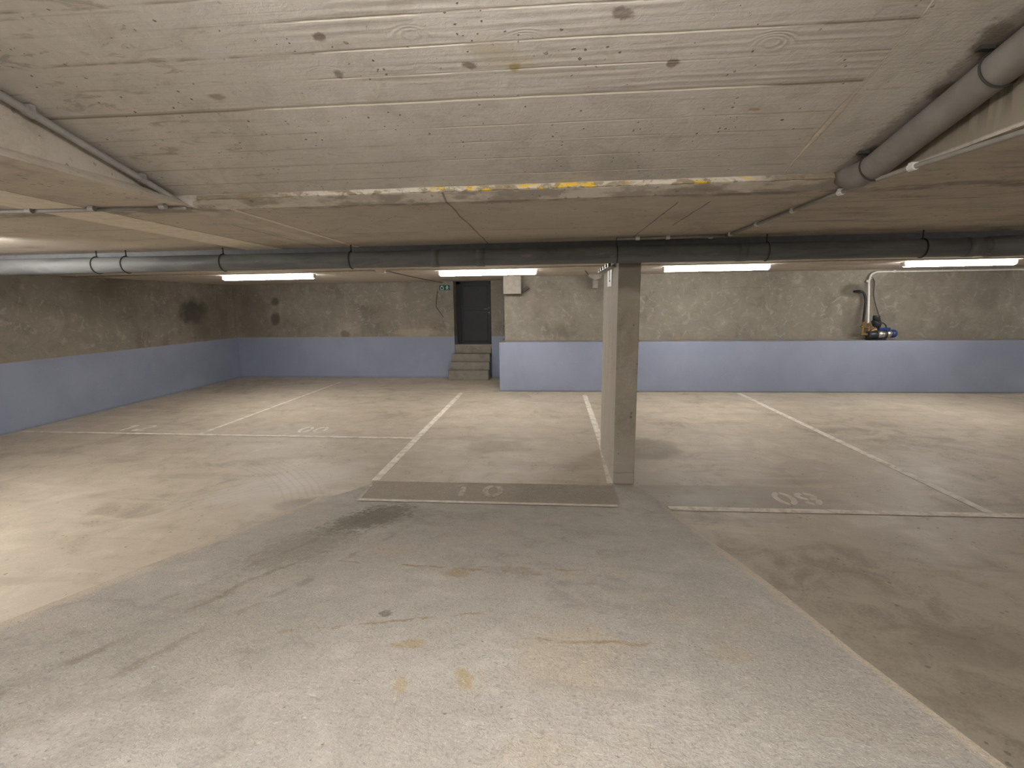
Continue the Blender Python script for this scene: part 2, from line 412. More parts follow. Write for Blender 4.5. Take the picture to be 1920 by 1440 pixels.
# ---- flat garage ceiling
def mat_ceiling():
    t = MT('brown_grey_ceiling_concrete')
    c, v = concrete_base(t, (0.41, 0.365, 0.305), (0.54, 0.485, 0.415), (0.61, 0.555, 0.48), 0.8, 4)
    st = t.noise(1.0, 6, 0.66, t.vec(0.9, 3.6, 1), 1.0)
    c = t.mix(t.mul(t.step(st, 0.56, 0.72), 0.4), c, (0.64, 0.58, 0.50))
    c = t.mix(t.mul(t.step(st, 0.44, 0.30), 0.5), c, (0.30, 0.26, 0.205))
    bl = t.noise(2.2, 6, 0.7, dist=1.0)
    c = t.mix(t.mul(t.step(bl, 0.53, 0.68), 0.35), c, (0.32, 0.28, 0.22))
    rs = t.noise(1.0, 6, 0.68, t.vec(1.1, 4.5, 1), 1.2)
    c = t.mix(t.mul(t.mul(t.step(rs, 0.48, 0.66), t.step(t.x, 0.6, 2.0)), 0.6), c, (0.23, 0.195, 0.14))
    wx = cen(t, t.noise(3.0, 3), 0.03)
    for xv, hw, a, b in ((-0.55, 0.004, 2.6, 4.6), (0.72, 0.003, 2.9, 4.3), (0.90, 0.003, 2.9, 3.7), (-2.1, 0.003, 3.2, 4.5)):
        m = t.mul(t.near(t.x, xv, hw, 0.004, wx), t.between(t.y, a, b, 0.05))
        c = t.mix(t.mul(m, 0.75), c, (0.15, 0.125, 0.095))
    wy = cen(t, t.noise(2.2, 3), 0.05)
    for yv, a, b in ((3.24, -5.0, -1.75), (3.7, -4, 4.5), (3.0, 1.6, 6)):
        m = t.mul(t.mul(t.near(t.y, yv, 0.004, 0.006, wy), t.between(t.x, a, b, 0.1)), t.step(t.noise(2.5, 3), 0.45, 0.55))
        c = t.mix(t.mul(m, 0.7), c, (0.17, 0.14, 0.105))
    # dark, patchy rim around the recess
    rim = t.mul(t.between(t.y, 2.6, 2.72, 0.05, wy), t.step(t.noise(5, 4, 0.6, t.vec(1, 2, 1)), 0.42, 0.58))
    c = t.mix(t.mul(rim, 0.55), c, (0.15, 0.125, 0.095))
    rf = t.mul(t.step(t.x, 1.50, 1.525), t.mul(t.step(t.x, 1.60, 1.56), t.step(t.z, 2.315, 2.325)))
    c = t.mix(t.mul(rf, 0.75), c, (0.20, 0.17, 0.125))
    drip = t.mul(t.mul(t.step(t.x, 1.50, 1.525), t.step(t.noise(1.0, 3, 0.5, t.vec(1, 16, 1.2)), 0.47, 0.58)), t.step(t.z, 2.30, 2.5))
    c = t.mix(t.mul(t.mul(drip, rf), 0.8), c, (0.085, 0.07, 0.05))
    wob = cen(t, t.noise(4, 4), 1.2)
    low = t.mul(t.mul(t.step(t.x, -1.90, -1.925), t.step(t.x, -2.04, -2.0)), t.mul(t.step(t.z, 2.36, 2.31), t.step(t.noise(7, 4), 0.40, 0.55)))
    c = t.mix(t.mul(low, 0.6), c, (0.66, 0.60, 0.52))
    p = pits(t, 30, 0.34, 0.5)
    c = t.mix(t.mul(p, 0.6), c, (0.15, 0.125, 0.10))
    h = t.add(t.mul(t.noise(26, 5, 0.65, dist=1), 0.5), t.add(t.mul(st, 0.5), t.mul(p, 0.5)))
    return t.done(c, 0.85, t.bump(h, 0.3, 0.008))

# ---- walls: bare concrete above, blue-grey paint below
def mat_wall(name, along, painted=True, spots=(), dark=1.0):
    t = MT(name)
    u = t.x if along == 'x' else t.y
    cd_ = lambda q: tuple(k * dark for k in q)
    c, v = concrete_base(t, cd_((0.165, 0.146, 0.116)), cd_((0.24, 0.215, 0.176)), cd_((0.315, 0.284, 0.238)), 1.0, 3.2)
    sw = t.noise(4.5, 5, 0.62, dist=2.2)
    c = t.mix(t.mul(t.step(sw, 0.55, 0.68), 0.42), c, cd_((0.42, 0.388, 0.335)))
    c = t.mix(t.mul(t.step(sw, 0.45, 0.34), 0.45), c, cd_((0.20, 0.175, 0.138)))
    vert = t.noise(1.0, 4, 0.55, t.vec(2.6, 2.6, 0.5), 0.6)
    c = t.mix(t.mul(t.step(vert, 0.56, 0.72), 0.35), c, cd_((0.17, 0.148, 0.112)))
    wz = cen(t, t.noise(3.0, 4), 0.10)
    topb = t.mul(t.near(t.add(t.z, wz), 2.02, 0.006, 0.006), t.step(t.noise(1.6, 3), 0.5, 0.6))
    c = t.mix(t.mul(topb, 0.5), c, cd_((0.16, 0.14, 0.105)))
    foot = t.mul(t.step(t.add(t.z, wz), 1.12, 1.0), t.step(t.noise(5, 4), 0.40, 0.60))
    c = t.mix(t.mul(foot, 0.6), c, (0.25, 0.20, 0.13))
    wob = cen(t, t.noise(5, 5), 1.4)
    for cu, cv, ru, rv, rot, k, col in spots:
        c = t.mix(t.mul(t.ell(u, t.z, cu, cv, ru, rv, rot, 0.35, wob), k), c, col)
    p = pits(t, 9, 0.14, 0.54)
    c = t.mix(t.mul(p, 0.8), c, (0.08, 0.07, 0.055))
    h = t.add(t.mul(sw, 0.5), t.add(t.mul(t.noise(30, 4), 0.3), t.mul(p, -0.5)))
    nrm = t.bump(h, 0.3, 0.008)
    if painted:
        n = t.noise(90, 3); n2 = t.noise(1.2, 4)
        pc = t.mix(t.step(n2, 0.35, 0.7), (0.235, 0.262, 0.345), (0.268, 0.296, 0.385))
        pc = t.mix(t.mul(t.step(n, 0.5, 0.7), 0.18), pc, (0.36, 0.375, 0.43))
        scuff = t.mul(t.step(t.noise(8, 4, 0.7), 0.66, 0.74), 0.35)
        pc = t.mix(scuff, pc, (0.40, 0.41, 0.44))
        grime = t.mul(t.step(t.add(t.z, cen(t, t.noise(4, 3), 0.05)), 0.05, 0.0), 0.5)
        pc = t.mix(grime, pc, (0.16, 0.16, 0.17))
        edge = t.step(t.add(t.z, cen(t, t.noise(5, 3), 0.012)), BLUE_Z + 0.002, BLUE_Z - 0.002)
        c = t.mix(edge, c, pc)
    return t.done(c, 0.75, nrm)

def mat_pillar():
    t = MT('pillar_concrete')
    c, v = concrete_base(t, (0.25, 0.22, 0.175), (0.34, 0.30, 0.245), (0.42, 0.378, 0.318), 1.5, 5)
    sw = t.noise(7, 5, 0.62, dist=2.0)
    c = t.mix(t.mul(t.step(sw, 0.56, 0.68), 0.4), c, (0.46, 0.42, 0.36))
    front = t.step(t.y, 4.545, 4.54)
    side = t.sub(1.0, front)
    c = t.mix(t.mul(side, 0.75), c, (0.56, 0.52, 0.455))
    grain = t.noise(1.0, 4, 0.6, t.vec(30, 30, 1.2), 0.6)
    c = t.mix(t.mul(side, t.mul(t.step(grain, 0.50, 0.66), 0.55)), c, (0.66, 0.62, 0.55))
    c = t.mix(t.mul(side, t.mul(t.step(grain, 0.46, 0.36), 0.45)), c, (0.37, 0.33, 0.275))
    wz = cen(t, t.noise(6, 4), 0.30)
    top = t.mul(front, t.step(t.add(t.z, wz), 1.78, 1.92))
    c = t.mix(t.mul(top, 0.6), c, (0.20, 0.17, 0.125))
    lowl = t.mul(t.near(t.add(t.z, t.mul(wz, 0.25)), 0.115, 0.004, 0.006), front)
    c = t.mix(t.mul(lowl, 0.8), c, (0.13, 0.11, 0.085))
    pale = t.mul(front, t.step(t.add(t.z, wz), 0.75, 0.25))
    c = t.mix(t.mul(pale, 0.5), c, (0.45, 0.41, 0.35))
    p = pits(t, 20, 0.22, 0.5)
    c = t.mix(t.mul(p, 0.7), c, (0.10, 0.09, 0.07))
    h = t.add(t.mul(sw, 0.5), t.add(t.mul(grain, 0.4), t.mul(p, -0.5)))
    return t.done(c, 0.8, t.bump(h, 0.35, 0.008))

def mat_stripe():
    t = MT('flaking_yellow_white_paint')
    n = t.noise(9, 5, 0.7, t.vec(1, 1, 2), 1.0)
    c = t.mix(t.step(n, 0.42, 0.55), (0.30, 0.24, 0.16), (0.60, 0.55, 0.47))
    yel = t.mul(t.step(t.noise(7, 5, 0.7, t.vec(1, 1, 2.5)), 0.52, 0.57), t.between(t.x, -0.55, 0.95, 0.1))
    c = t.mix(yel, c, (0.72, 0.47, 0.05))
    bare = t.math('MAXIMUM', t.step(t.x, 0.95, 1.15), t.step(t.x, -1.2, -1.6))
    c = t.mix(t.mul(bare, 0.8), c, (0.25, 0.20, 0.14))
    brown = t.step(t.noise(14, 4), 0.60, 0.66)
    c = t.mix(t.mul(brown, 0.7), c, (0.20, 0.15, 0.085))
    return t.done(c, 0.7, t.bump(t.noise(40, 4), 0.4, 0.006))

def mat_line():
    t = MT('worn_white_road_paint')
    n = t.noise(10, 5, 0.7); n2 = t.noise(1.5, 3)
    c = t.mix(t.step(n, 0.38, 0.56), (0.46, 0.405, 0.325), (0.68, 0.63, 0.55))
    c = t.mix(t.mul(t.step(n2, 0.40, 0.60), 0.35), c, (0.72, 0.68, 0.61))
    return t.done(c, 0.7, t.bump(n, 0.15, 0.003))

def mat_faded():
    t = MT('faded_stencil_paint')
    n = t.noise(12, 5, 0.7)
    return t.done(t.mix(t.step(n, 0.40, 0.6), (0.50, 0.45, 0.375), (0.62, 0.57, 0.49)), 0.7)

def mat_ghost():
    t = MT('nearly_worn_off_paint')
    n = t.noise(12, 5, 0.7)
    return t.done(t.mix(t.step(n, 0.42, 0.58), (0.33, 0.285, 0.225), (0.46, 0.41, 0.34)), 0.75)

def mat_pipe():
    t = MT('dusty_grey_pvc')
    n = t.noise(1.0, 5, 0.65, t.vec(1.5, 9, 9), 0.5)
    c = t.mix(t.step(n, 0.35, 0.6), (0.105, 0.107, 0.107), (0.16, 0.16, 0.158))
    c = t.mix(t.mul(t.step(t.noise(6, 5, 0.7, t.vec(0.6, 3, 3)), 0.60, 0.70), 0.45), c, (0.30, 0.285, 0.26))
    t.b.inputs['Specular IOR Level'].default_value = 0.35
    return t.done(c, t.step(n, 0.3, 0.7, 0.48, 0.65))

def mat_steps():
    t = MT('grey_step_concrete')
    c, v = concrete_base(t, (0.165, 0.148, 0.12), (0.228, 0.206, 0.17), (0.30, 0.272, 0.225), 2, 8)
    n = t.noise(5, 5, 0.65, dist=1)
    c = t.mix(t.mul(t.step(n, 0.60, 0.68), 0.5), c, (0.34, 0.28, 0.20))
    return t.done(c, 0.85, t.bump(n, 0.3, 0.008))

def mat_lamp():
    t = MT('lit_diffuser')
    t.b.inputs['Emission Color'].default_value = (1.0, 0.975, 0.94, 1)
    t.b.inputs['Emission Strength'].default_value = LAMP_STRENGTH
    return t.done((0.9, 0.9, 0.88), 0.4)

M = {}
M['floor'] = mat_floor(); M['ramp'] = mat_ramp(); M['soffit'] = mat_soffit(); M['ceiling'] = mat_ceiling()
dk = (0.085, 0.075, 0.055)
M['wall_back'] = mat_wall('back_wall_concrete', 'x', True, (
    (-6.6, 1.85, 0.10, 0.09, 0, 0.7, dk), (-6.65, 1.45, 0.12, 0.14, 0, 0.8, dk), (-7.2, 1.4, 0.35, 0.7, 0, 0.4, (0.14, 0.125, 0.10)), (-2.62, 1.25, 0.18, 0.12, 0, 0.5, (0.19, 0.155, 0.11)),
    (-3.2, 1.08, 0.5, 0.10, 0, 0.5, (0.40, 0.34, 0.26)), (-4.9, 1.05, 0.12, 0.10, 0, 0.7, (0.15, 0.115, 0.075))), 1.0)
M['wall_left'] = mat_wall('left_wall_concrete', 'y', True, (
    (9.95, 1.65, 0.42, 0.26, 0.1, 0.85, (0.06, 0.055, 0.042)), (10.1, 1.3, 0.30, 0.32, 0, 0.5, (0.10, 0.09, 0.07)), (10.6, 1.4, 0.5, 0.6, 0, 0.4, (0.13, 0.115, 0.09))), 0.95)
M['wall_upper'] = mat_wall('upper_wall_concrete', 'x', False, (
    (5.9, 1.95, 0.20, 0.13, 0, 0.75, (0.10, 0.088, 0.07)), (5.95, 1.45, 0.16, 0.45, 0, 0.45, (0.17, 0.148, 0.115)), (-0.2, 1.7, 0.12, 0.25, 0, 0.4, (0.20, 0.17, 0.13)),
    (8.4, 1.7, 0.2, 0.2, 0, 0.4, (0.16, 0.14, 0.11))))
M['plinth'] = mat_wall('plinth_paint', 'x', True)
M['wall_far'] = mat_wall('outer_wall_concrete', 'y', True)
M['pillar'] = mat_pillar(); M['stripe'] = mat_stripe(); M['line'] = mat_line(); M['faded'] = mat_faded(); M['ghost'] = mat_ghost()
M['pipe'] = mat_pipe(); M['duct'] = plain('dusty_brown_grey_pipe', (0.235, 0.215, 0.195), 0.55); M['steps'] = mat_steps(); M['lamp'] = mat_lamp()
M['patch'] = plain('pale_cement_patch', (0.74, 0.67, 0.565), 0.85)
M['fascia'] = plain('grey_painted_beam', (0.13, 0.135, 0.14), 0.6)
M['galv'] = plain('galvanised_steel', (0.36, 0.35, 0.335), 0.45, 0.3)
M['conduit'] = plain('white_plastic_conduit', (0.60, 0.56, 0.49), 0.5)
M['darkconduit'] = plain('dusty_grey_conduit', (0.30, 0.28, 0.25), 0.5)
M['white'] = plain('white_plastic', (0.72, 0.70, 0.66), 0.5)
M['black'] = plain('black_rubber', (0.012, 0.012, 0.013), 0.45)
M['blackpl'] = plain('black_plastic', (0.02, 0.022, 0.023), 0.35)
M['dark'] = plain('dark_wire', (0.05, 0.045, 0.04), 0.6)
M['door'] = plain('anthracite_door_paint', (0.0135, 0.0155, 0.0195), 0.5)
M['doorframe'] = plain('anthracite_frame_paint', (0.009, 0.0105, 0.0135), 0.5)
M['steel'] = plain('brushed_stainless', (0.55, 0.53, 0.50), 0.28, 0.9)
M['brass'] = plain('worn_brass', (0.34, 0.22, 0.09), 0.32, 0.8)
M['blue'] = plain('blue_enamel', (0.018, 0.042, 0.15), 0.35)
M['green'] = plain('dark_green_sign', (0.015, 0.055, 0.045), 0.45)
M['signframe'] = plain('pale_green_sign_frame', (0.22, 0.27, 0.23), 0.5)
M['picto'] = plain('pale_pictogram', (0.55, 0.72, 0.64), 0.5)
M['block'] = plain('grey_concrete_block', (0.33, 0.30, 0.26), 0.85)

# ------------------------------------------------------------------ the setting
b = NB()
box(b, (LEFT_X - 0.2, REAR_Y - 0.2, -0.2), (RIGHT_X + 0.2, 12.4, 0.0))
floor = struct('floor', b, M['floor'])

# ramp with a flat apron at its foot; rounded transition
b = NB()
rows = []
def ramp_z(y):
    d = RAMP_Y0 + 0.12 - y
    if d <= 0: return 0.004
    if d < 0.24: return 0.004 + RAMP_S * d * d / 0.48
    return 0.004 + RAMP_S * (RAMP_Y0 - y)
def ramp_l(y):
    if y > 4.05: return -2.12 + 0.40 * min(1, ((y - 4.05) / 0.43)) ** 0.6
    return -2.12 + 0.05 * (4.05 - y)
def ramp_r(y):
    if y > 4.0: return 1.02 - 0.15 * min(1, (y - 4.0) / 0.5)
    return 1.02
ys = [REAR_Y, -2, -1, 0, 0.5, 1, 1.5, 2, 2.5, 3, 3.4, 3.7] + [3.8 + 0.04 * k for k in range(18)] + [4.5]
NX = 24
for y in ys:
    l, r = ramp_l(y), ramp_r(y)
    row = []
    for k in range(NX + 1):
        x = l + (r - l) * k / NX
        edge = 0
        if k in (0, NX) and y < 3.9: edge = random.uniform(-0.012, 0.012)
        row.append(b.verts.new((x + edge, y, ramp_z(y))))
    rows.append(row)
for a, c in zip(rows, rows[1:]):
    for k in range(NX): b.faces.new((a[k], a[k + 1], c[k + 1], c[k]))
for side in (0, NX):
    bot = [b.verts.new((r[side].co.x, r[side].co.y, -0.01)) for r in rows]
    for i in range(len(rows) - 1):
        b.faces.new((rows[i][side], rows[i + 1][side], bot[i + 1], bot[i]))
ramp = struct('ramp', b, M['ramp'])

# painted bay lines and numbers (paint on the floor: parts of it)
def line_strip(pts, wdt, zoff=0.0025, on_ramp=False, mat='line', name='bay_line'):
    b = NB()
    P = [Vector((*p, 0)) for p in pts]
    n = 14; path = []
    for a, c in zip(P, P[1:]):
        path += [a.lerp(c, k / n) for k in range(n)]
    path.append(P[-1])
    prev = None
    for i, p in enumerate(path):
        t = (path[min(i + 1, len(path) - 1)] - path[max(i - 1, 0)]).normalized()
        s = Vector((-t.y, t.x, 0))
        j = wdt * random.uniform(0.46, 0.53)
        row = []
        for q in (p + s * j, p - s * j):
            zz = (ramp_z(q.y) if on_ramp else 0.0) + zoff
            row.append(b.verts.new((q.x, q.y, zz)))
        if prev: b.faces.new((prev[0], prev[1], row[1], row[0]))
        prev = row
    return link(name, b, M[mat], ramp if on_ramp else floor)
LINES = [
    ([(-1.735, 9.35), (-1.745, 4.52)], 0.085, False),
    ([(0.70, 9.15), (0.675, 5.9), (0.62, 4.55)], 0.085, False),
    ([(3.67, 9.42), (3.655, 4.04)], 0.085, False),
    ([(-4.80, 10.65), (-4.85, 6.14)], 0.06, False),
    ([(-7.6, 6.18), (-1.79, 6.06)], 0.065, False),
    ([(1.04, 3.99), (9.0, 3.99)], 0.085, False),
    ([(-1.68, 9.50), (-1.1, 9.47)], 0.03, False),
    ([(-1.72, 4.0), (0.60, 3.97)], 0.07, True),
]
for k, (pts, wd, onr) in enumerate(LINES): line_strip(pts, wd, 0.002 + 0.0004 * k, onr, 'faded' if onr else 'line')
ld = line_strip([(-1.745, 4.50), (-1.72, 4.03)], 0.03, 0.003, True, 'ghost')

def arc(bm, cx, cy, rx, ry, a0, a1, wd, z, seg=14):
    prev = None
    for k in range(seg + 1):
        a = R_(a0 + (a1 - a0) * k / seg)
        row = [bm.verts.new((cx + (rx + e) * cos(a), cy + (ry + e) * sin(a), z)) for e in (-wd / 2, wd / 2)]
        if prev: bm.faces.new((prev[0], prev[1], row[1], row[0]))
        prev = row
def bar(bm, x0, y0, x1, y1, wd, z):
    t = Vector((x1 - x0, y1 - y0, 0)).normalized(); s = Vector((-t.y, t.x, 0)) * wd / 2
    a, c = Vector((x0, y0, z)), Vector((x1, y1, z))
    bm.faces.new([bm.verts.new(q) for q in (a + s, a - s, c - s, c + s)])
def digit(bm, d, x, y, w_, h, wd, z):
    rx, ry = w_ / 2 - wd / 2, h / 2 - wd / 2; cx, cy = x + w_ / 2, y + h / 2
    if d == '0':
        arc(bm, cx, cy, rx, ry, -82, 82, wd, z); arc(bm, cx, cy, rx, ry, 98, 262, wd, z)
    elif d == '1':
        bar(bm, cx, y, cx, y + h, wd, z); bar(bm, cx - wd * .5, y + h - wd * .35, cx - w_ * 0.42, y + h * 0.78, wd * 0.8, z)
    elif d == '2':
        r2 = h * 0.27
        arc(bm, cx, y + h - r2, rx, r2 - wd / 2, 160, -20, wd, z)
        bar(bm, cx + rx * 0.85, y + h - r2 * 1.25, x + wd * 0.6, y + wd, wd, z); bar(bm, x, y + wd / 2, x + w_, y + wd / 2, wd, z)
    elif d == '9':
        r2 = h * 0.31
        arc(bm, cx, y + h - r2, rx, r2 - wd / 2, 98, 262, wd, z); arc(bm, cx, y + h - r2, rx, r2 - wd / 2, -82, 82, wd, z)
        arc(bm, cx, y + h * 0.5, rx, ry, -78, -8, wd, z + .0003); arc(bm, cx, y + h * 0.5, rx, ry, 215, 264, wd, z)
def number(txt, xs, y, w_, h, wd, z, par, mat='faded'):
    b = NB()
    for d, x in zip(txt, xs): digit(b, d, x, y, w_, h, wd, z)
    return link('bay_number', b, M[mat], par)
number('09', (2.03, 2.24), 4.12, 0.185, 0.29, 0.05, 0.0012, floor)
number('10', (-0.91, -0.62), 4.15, 0.20, 0.30, 0.055, 0.0062, ramp, 'ghost')
number('12', (-6.26, -6.02), 6.29, 0.19, 0.32, 0.05, 0.0012, floor, 'line')
number('00', (-3.56, -3.34), 6.29, 0.185, 0.32, 0.045, 0.0012, floor, 'line')

# walls
b = NB(); box(b, (LEFT_X - 0.2, REAR_Y - 0.2, 0), (LEFT_X, 12.2, 4.5)); struct('wall_left', b, M['wall_left'])
b = NB(); box(b, (RIGHT_X, REAR_Y - 0.2, 0), (RIGHT_X + 0.2, 12.2, 4.5)); struct('wall_right', b, M['wall_far'])
b = NB(); box(b, (LEFT_X, REAR_Y - 0.2, 0), (RIGHT_X, REAR_Y, 4.5)); struct('wall_rear', b, M['wall_far'])
DO_L, DO_R, DOOR_Y, SILL = -2.235, -1.345, 11.62, 0.80
b = NB()
box(b, (LEFT_X, BACK_Y, 0), (DO_L, 12.0, 2.6)); box(b, (DO_R, BACK_Y, 0), (0.2, 12.0, 2.6)); box(b, (DO_L, DOOR_Y + 0.06, 0), (DO_R, 12.0, 2.6))
struct('wall_back', b, M['wall_back'])
b = NB()
vs0 = [(UPPER_X, LEDGE_Y, 0.9), (RIGHT_X, LEDGE_Y, 0.9), (RIGHT_X, 11.6, 0.9), (UPPER_X, 11.6, 0.9)]
box(b, (UPPER_X, LEDGE_Y, 0.8), (RIGHT_X, 11.8, 2.6)); struct('wall_back_right', b, M['wall_upper'])
b = NB(); box(b, (BLOCK_X, BLOCK_Y, 0), (RIGHT_X, 11.8, BLUE_Z), 0.012)
struct('wall_plinth', b, M['plinth'])

# flat ceiling with the recess cut in, and its inner faces
b = NB()
Z = lambda x, y: (x, y, zc(x))
X0, X1 = LEFT_X - 0.1, RIGHT_X + 0.1
quad(b, Z(X0, REAR_Y - .1), Z(CO_L, REAR_Y - .1), Z(CO_L, LIP_Y), Z(X0, LIP_Y))
quad(b, Z(CO_R, REAR_Y - .1), Z(X1, REAR_Y - .1), Z(X1, LIP_Y), Z(CO_R, LIP_Y))
LB = LIP_Y + 0.075
quad(b, Z(X0, LIP_Y), Z(CO_L, LIP_Y), Z(CO_L, LB), Z(X0, LB)); quad(b, Z(CO_R, LIP_Y), Z(X1, LIP_Y), Z(X1, LB), Z(CO_R, LB))
quad(b, Z(X0, LB), Z(CO_L, LB), Z(CO_L, 12.1), Z(X0, 12.1)); quad(b, Z(CO_L, LB), Z(CO_R, LB), Z(CO_R, 12.1), Z(CO_L, 12.1)); quad(b, Z(CO_R, LB), Z(X1, LB), Z(X1, 12.1), Z(CO_R, 12.1))
quad(b, Z(CO_L, REAR_Y), Z(CO_L, LIP_Y), (CO_T, LIP_Y, zr(CO_T, LIP_Y) + .01), (CO_T, REAR_Y, zr(CO_T, REAR_Y) + .01))
quad(b, Z(CO_R, REAR_Y), Z(CO_R, LIP_Y), (CO_R, LIP_Y, zr(CO_R, LIP_Y) + .01), (CO_R, REAR_Y, zr(CO_R, REAR_Y) + .01))
up_ = lambda x, d: (x, LIP_Y, zr(x, LIP_Y) + d)
nl = 40
xs = [CO_L + (CO_R - CO_L) * k / nl for k in range(nl + 1)]
for xa, xb in zip(xs, xs[1:]):
    quad(b, up_(xa, -.028), up_(xb, -.028), up_(xb, .01), up_(xa, .01))
    quad(b, Z(xa, LB), Z(xb, LB), up_(xb, -.028), up_(xa, -.028))
b.faces.new([b.verts.new(q) for q in (up_(CO_T, .01), up_(CO_L, .01), up_(CO_L, -.028), Z(CO_L, LIP_Y))])
for xe in (CO_L, CO_R): b.faces.new([b.verts.new(q) for q in (Z(xe, LIP_Y), Z(xe, LB), up_(xe, -.028))])
bmesh.ops.remove_doubles(b, verts=b.verts, dist=0.0005)
ceiling = struct('ceiling', b, M['ceiling'])
b = NB()
quad(b, (CO_T - .02, LIP_Y + .01, zr(CO_T, LIP_Y)), (CO_R + .02, LIP_Y + .01, zr(CO_R, LIP_Y)), (CO_R + .02, REAR_Y - .1, zr(CO_R, REAR_Y - .1)), (CO_T - .02, REAR_Y - .1, zr(CO_T, REAR_Y - .1)))
struct('ceiling', b, M['soffit'])
# flaking paint stripe along the lip of the recess
b = NB()
n = 120; prev = None
for k in range(n + 1):
    x = CO_L + 0.03 + (CO_R - CO_L - 0.06) * k / n
    top = zr(x, LIP_Y) - 0.001; bot = top - 0.026 + random.uniform(-0.002, 0.002)
    row = [b.verts.new((x, LIP_Y - 0.004, top)), b.verts.new((x, LIP_Y - 0.010, bot + .004)), b.verts.new((x, LIP_Y - 0.001, bot))]
    if prev:
        b.faces.new((prev[0], prev[1], row[1], row[0])); b.faces.new((prev[1], prev[2], row[2], row[1]))
    prev = row
link('paint_stripe', b, M['stripe'], ceiling)
# pale strips in the ceiling
b = NB()
quad(b, *[(x, y, zc(x) - 0.004) for x, y in ((-2.40, REAR_Y), (-2.51, 4.50), (-2.86, 4.50), (-2.71, REAR_Y))])
r = bmesh.ops.extrude_face_region(b, geom=b.faces[:]); bmesh.ops.translate(b, verts=[v for v in r['geom'] if isinstance(v, bmesh.types.BMVert)], vec=(0, 0, 0.02))
struct('trim_1', b, M['patch'])
b = NB()
quad(b, *[(x, y, zc(x) - 0.003) for x, y in ((-1.742, LIP_Y + .085), (-1.752, 4.50), (-1.795, 4.50), (-1.775, LIP_Y + .085))])
r = bmesh.ops.extrude_face_region(b, geom=b.faces[:]); bmesh.ops.translate(b, verts=[v for v in r['geom'] if isinstance(v, bmesh.types.BMVert)], vec=(0, 0, 0.02))
struct('trim_2', b, M['patch'])
# grey downstand behind the drain pipe
b = NB()
for x0, x1 in ((LEFT_X, RIGHT_X),):
    vs = [b.verts.new(p) for p in ((x0, 4.50, 2.17), (x1, 4.50, 2.19), (x1, 4.50, zc(x1) + .01), (x0, 4.50, zc(x0) + .01),
                                   (x0, 4.532, 2.17), (x1, 4.532, 2.19), (x1, 4.532, zc(x1) + .01), (x0, 4.532, zc(x0) + .01))]
    for f in ((0, 1, 2, 3), (4, 7, 6, 5), (0, 4, 5, 1), (3, 2, 6, 7), (0, 3, 7, 4), (1, 5, 6, 2)): b.faces.new([vs[i] for i in f])
struct('trim_3', b, M['fascia'])

# door in the recess up the steps
b = NB()
box(b, (DO_L + .03, DOOR_Y, SILL), (DO_R - .005, DOOR_Y + .05, 2.29), 0.004)
door = struct('door_1', b, M['door'])
dl, dr = DO_L + .03, DO_R - .005
b = NB()
box(b, (dl, DOOR_Y - .03, SILL), (dl + .10, DOOR_Y, 2.28), .004); box(b, (dr - .05, DOOR_Y - .03, SILL), (dr, DOOR_Y, 2.28), .004); box(b, (dl, DOOR_Y - .03, 2.22), (dr, DOOR_Y, 2.28), .004)
link('door_frame', b, M['doorframe'], door)
for z0, z1 in ((SILL + .06, 1.60), (1.68, 2.18)):
    b = NB(); box(b, (dl + .16, DOOR_Y - .012, z0), (dr - .11, DOOR_Y + .001, z1), .006)
    link('door_panel', b, M['door'], door)
b = NB()
hx = dr - .075
tube(b, [(hx, DOOR_Y - .001, 1.635), (hx, DOOR_Y - .05, 1.635)], .012, 10); tube(b, [(hx + .012, DOOR_Y - .05, 1.635), (hx - .12, DOOR_Y - .05, 1.632)], .010, 10)
tube(b, [(hx, DOOR_Y + .001, 1.665), (hx, DOOR_Y - .012, 1.665)], .022, 14); tube(b, [(hx, DOOR_Y + .001, 1.55), (hx, DOOR_Y - .014, 1.55)], .02, 14)
link('door_handle', b, M['steel'], door, True)
b = NB(); box(b, (DO_L, 11.38, 0.7), (DO_R, DOOR_Y + .02, SILL), .004); struct('trim_4', b, M['steps'])

# concrete steps
st = thing('concrete_steps', 'four worn concrete steps leading up to the dark door', 'steps', (-1.85, 11.1, 0))
FR = [(10.98, 0.222, -2.335, -1.385), (11.11, 0.405, -2.32, -1.38), (11.24, 0.588, -2.295, -1.38), (11.37, 0.766, -2.232, -1.36)]
z0 = 0
for i, (yf, zt, xl, xr) in enumerate(FR):
    yb = 11.35 if i < 3 else 11.45
    b = NB(); box(b, (xl + 1.85, yf - 11.1, z0), (xr + 1.85, yb - 11.1, zt), .012)
    link('step', b, M['steps'], st); z0 = zt - .001

# ------------------------------------------------------------------ pillar and what is on it
b = NB(); box(b, (0.6346, 4.536, 0.0), (0.837, 5.70, 2.303), .008)
tag(link('concrete_pillar', b, M['pillar']), 'freestanding slab-shaped concrete pillar between the two numbered front bays', 'pillar')

t = thing('number_plate', 'small white plate high on the left face of the concrete pillar', 'plate', (0.632, 5.12, 2.0))
b = NB(); box(b, (-.006, -.17, -.085), (0.002, .17, .09), .002); pl = link('plate', b, M['white'], t)
b = NB(); box(b, (-.009, -.012, -.02), (-.005, .012, .09)); box(b, (-.009, -.07, -.035), (-.005, .012, -.02)); link('dark_mark', b, M['dark'], pl)

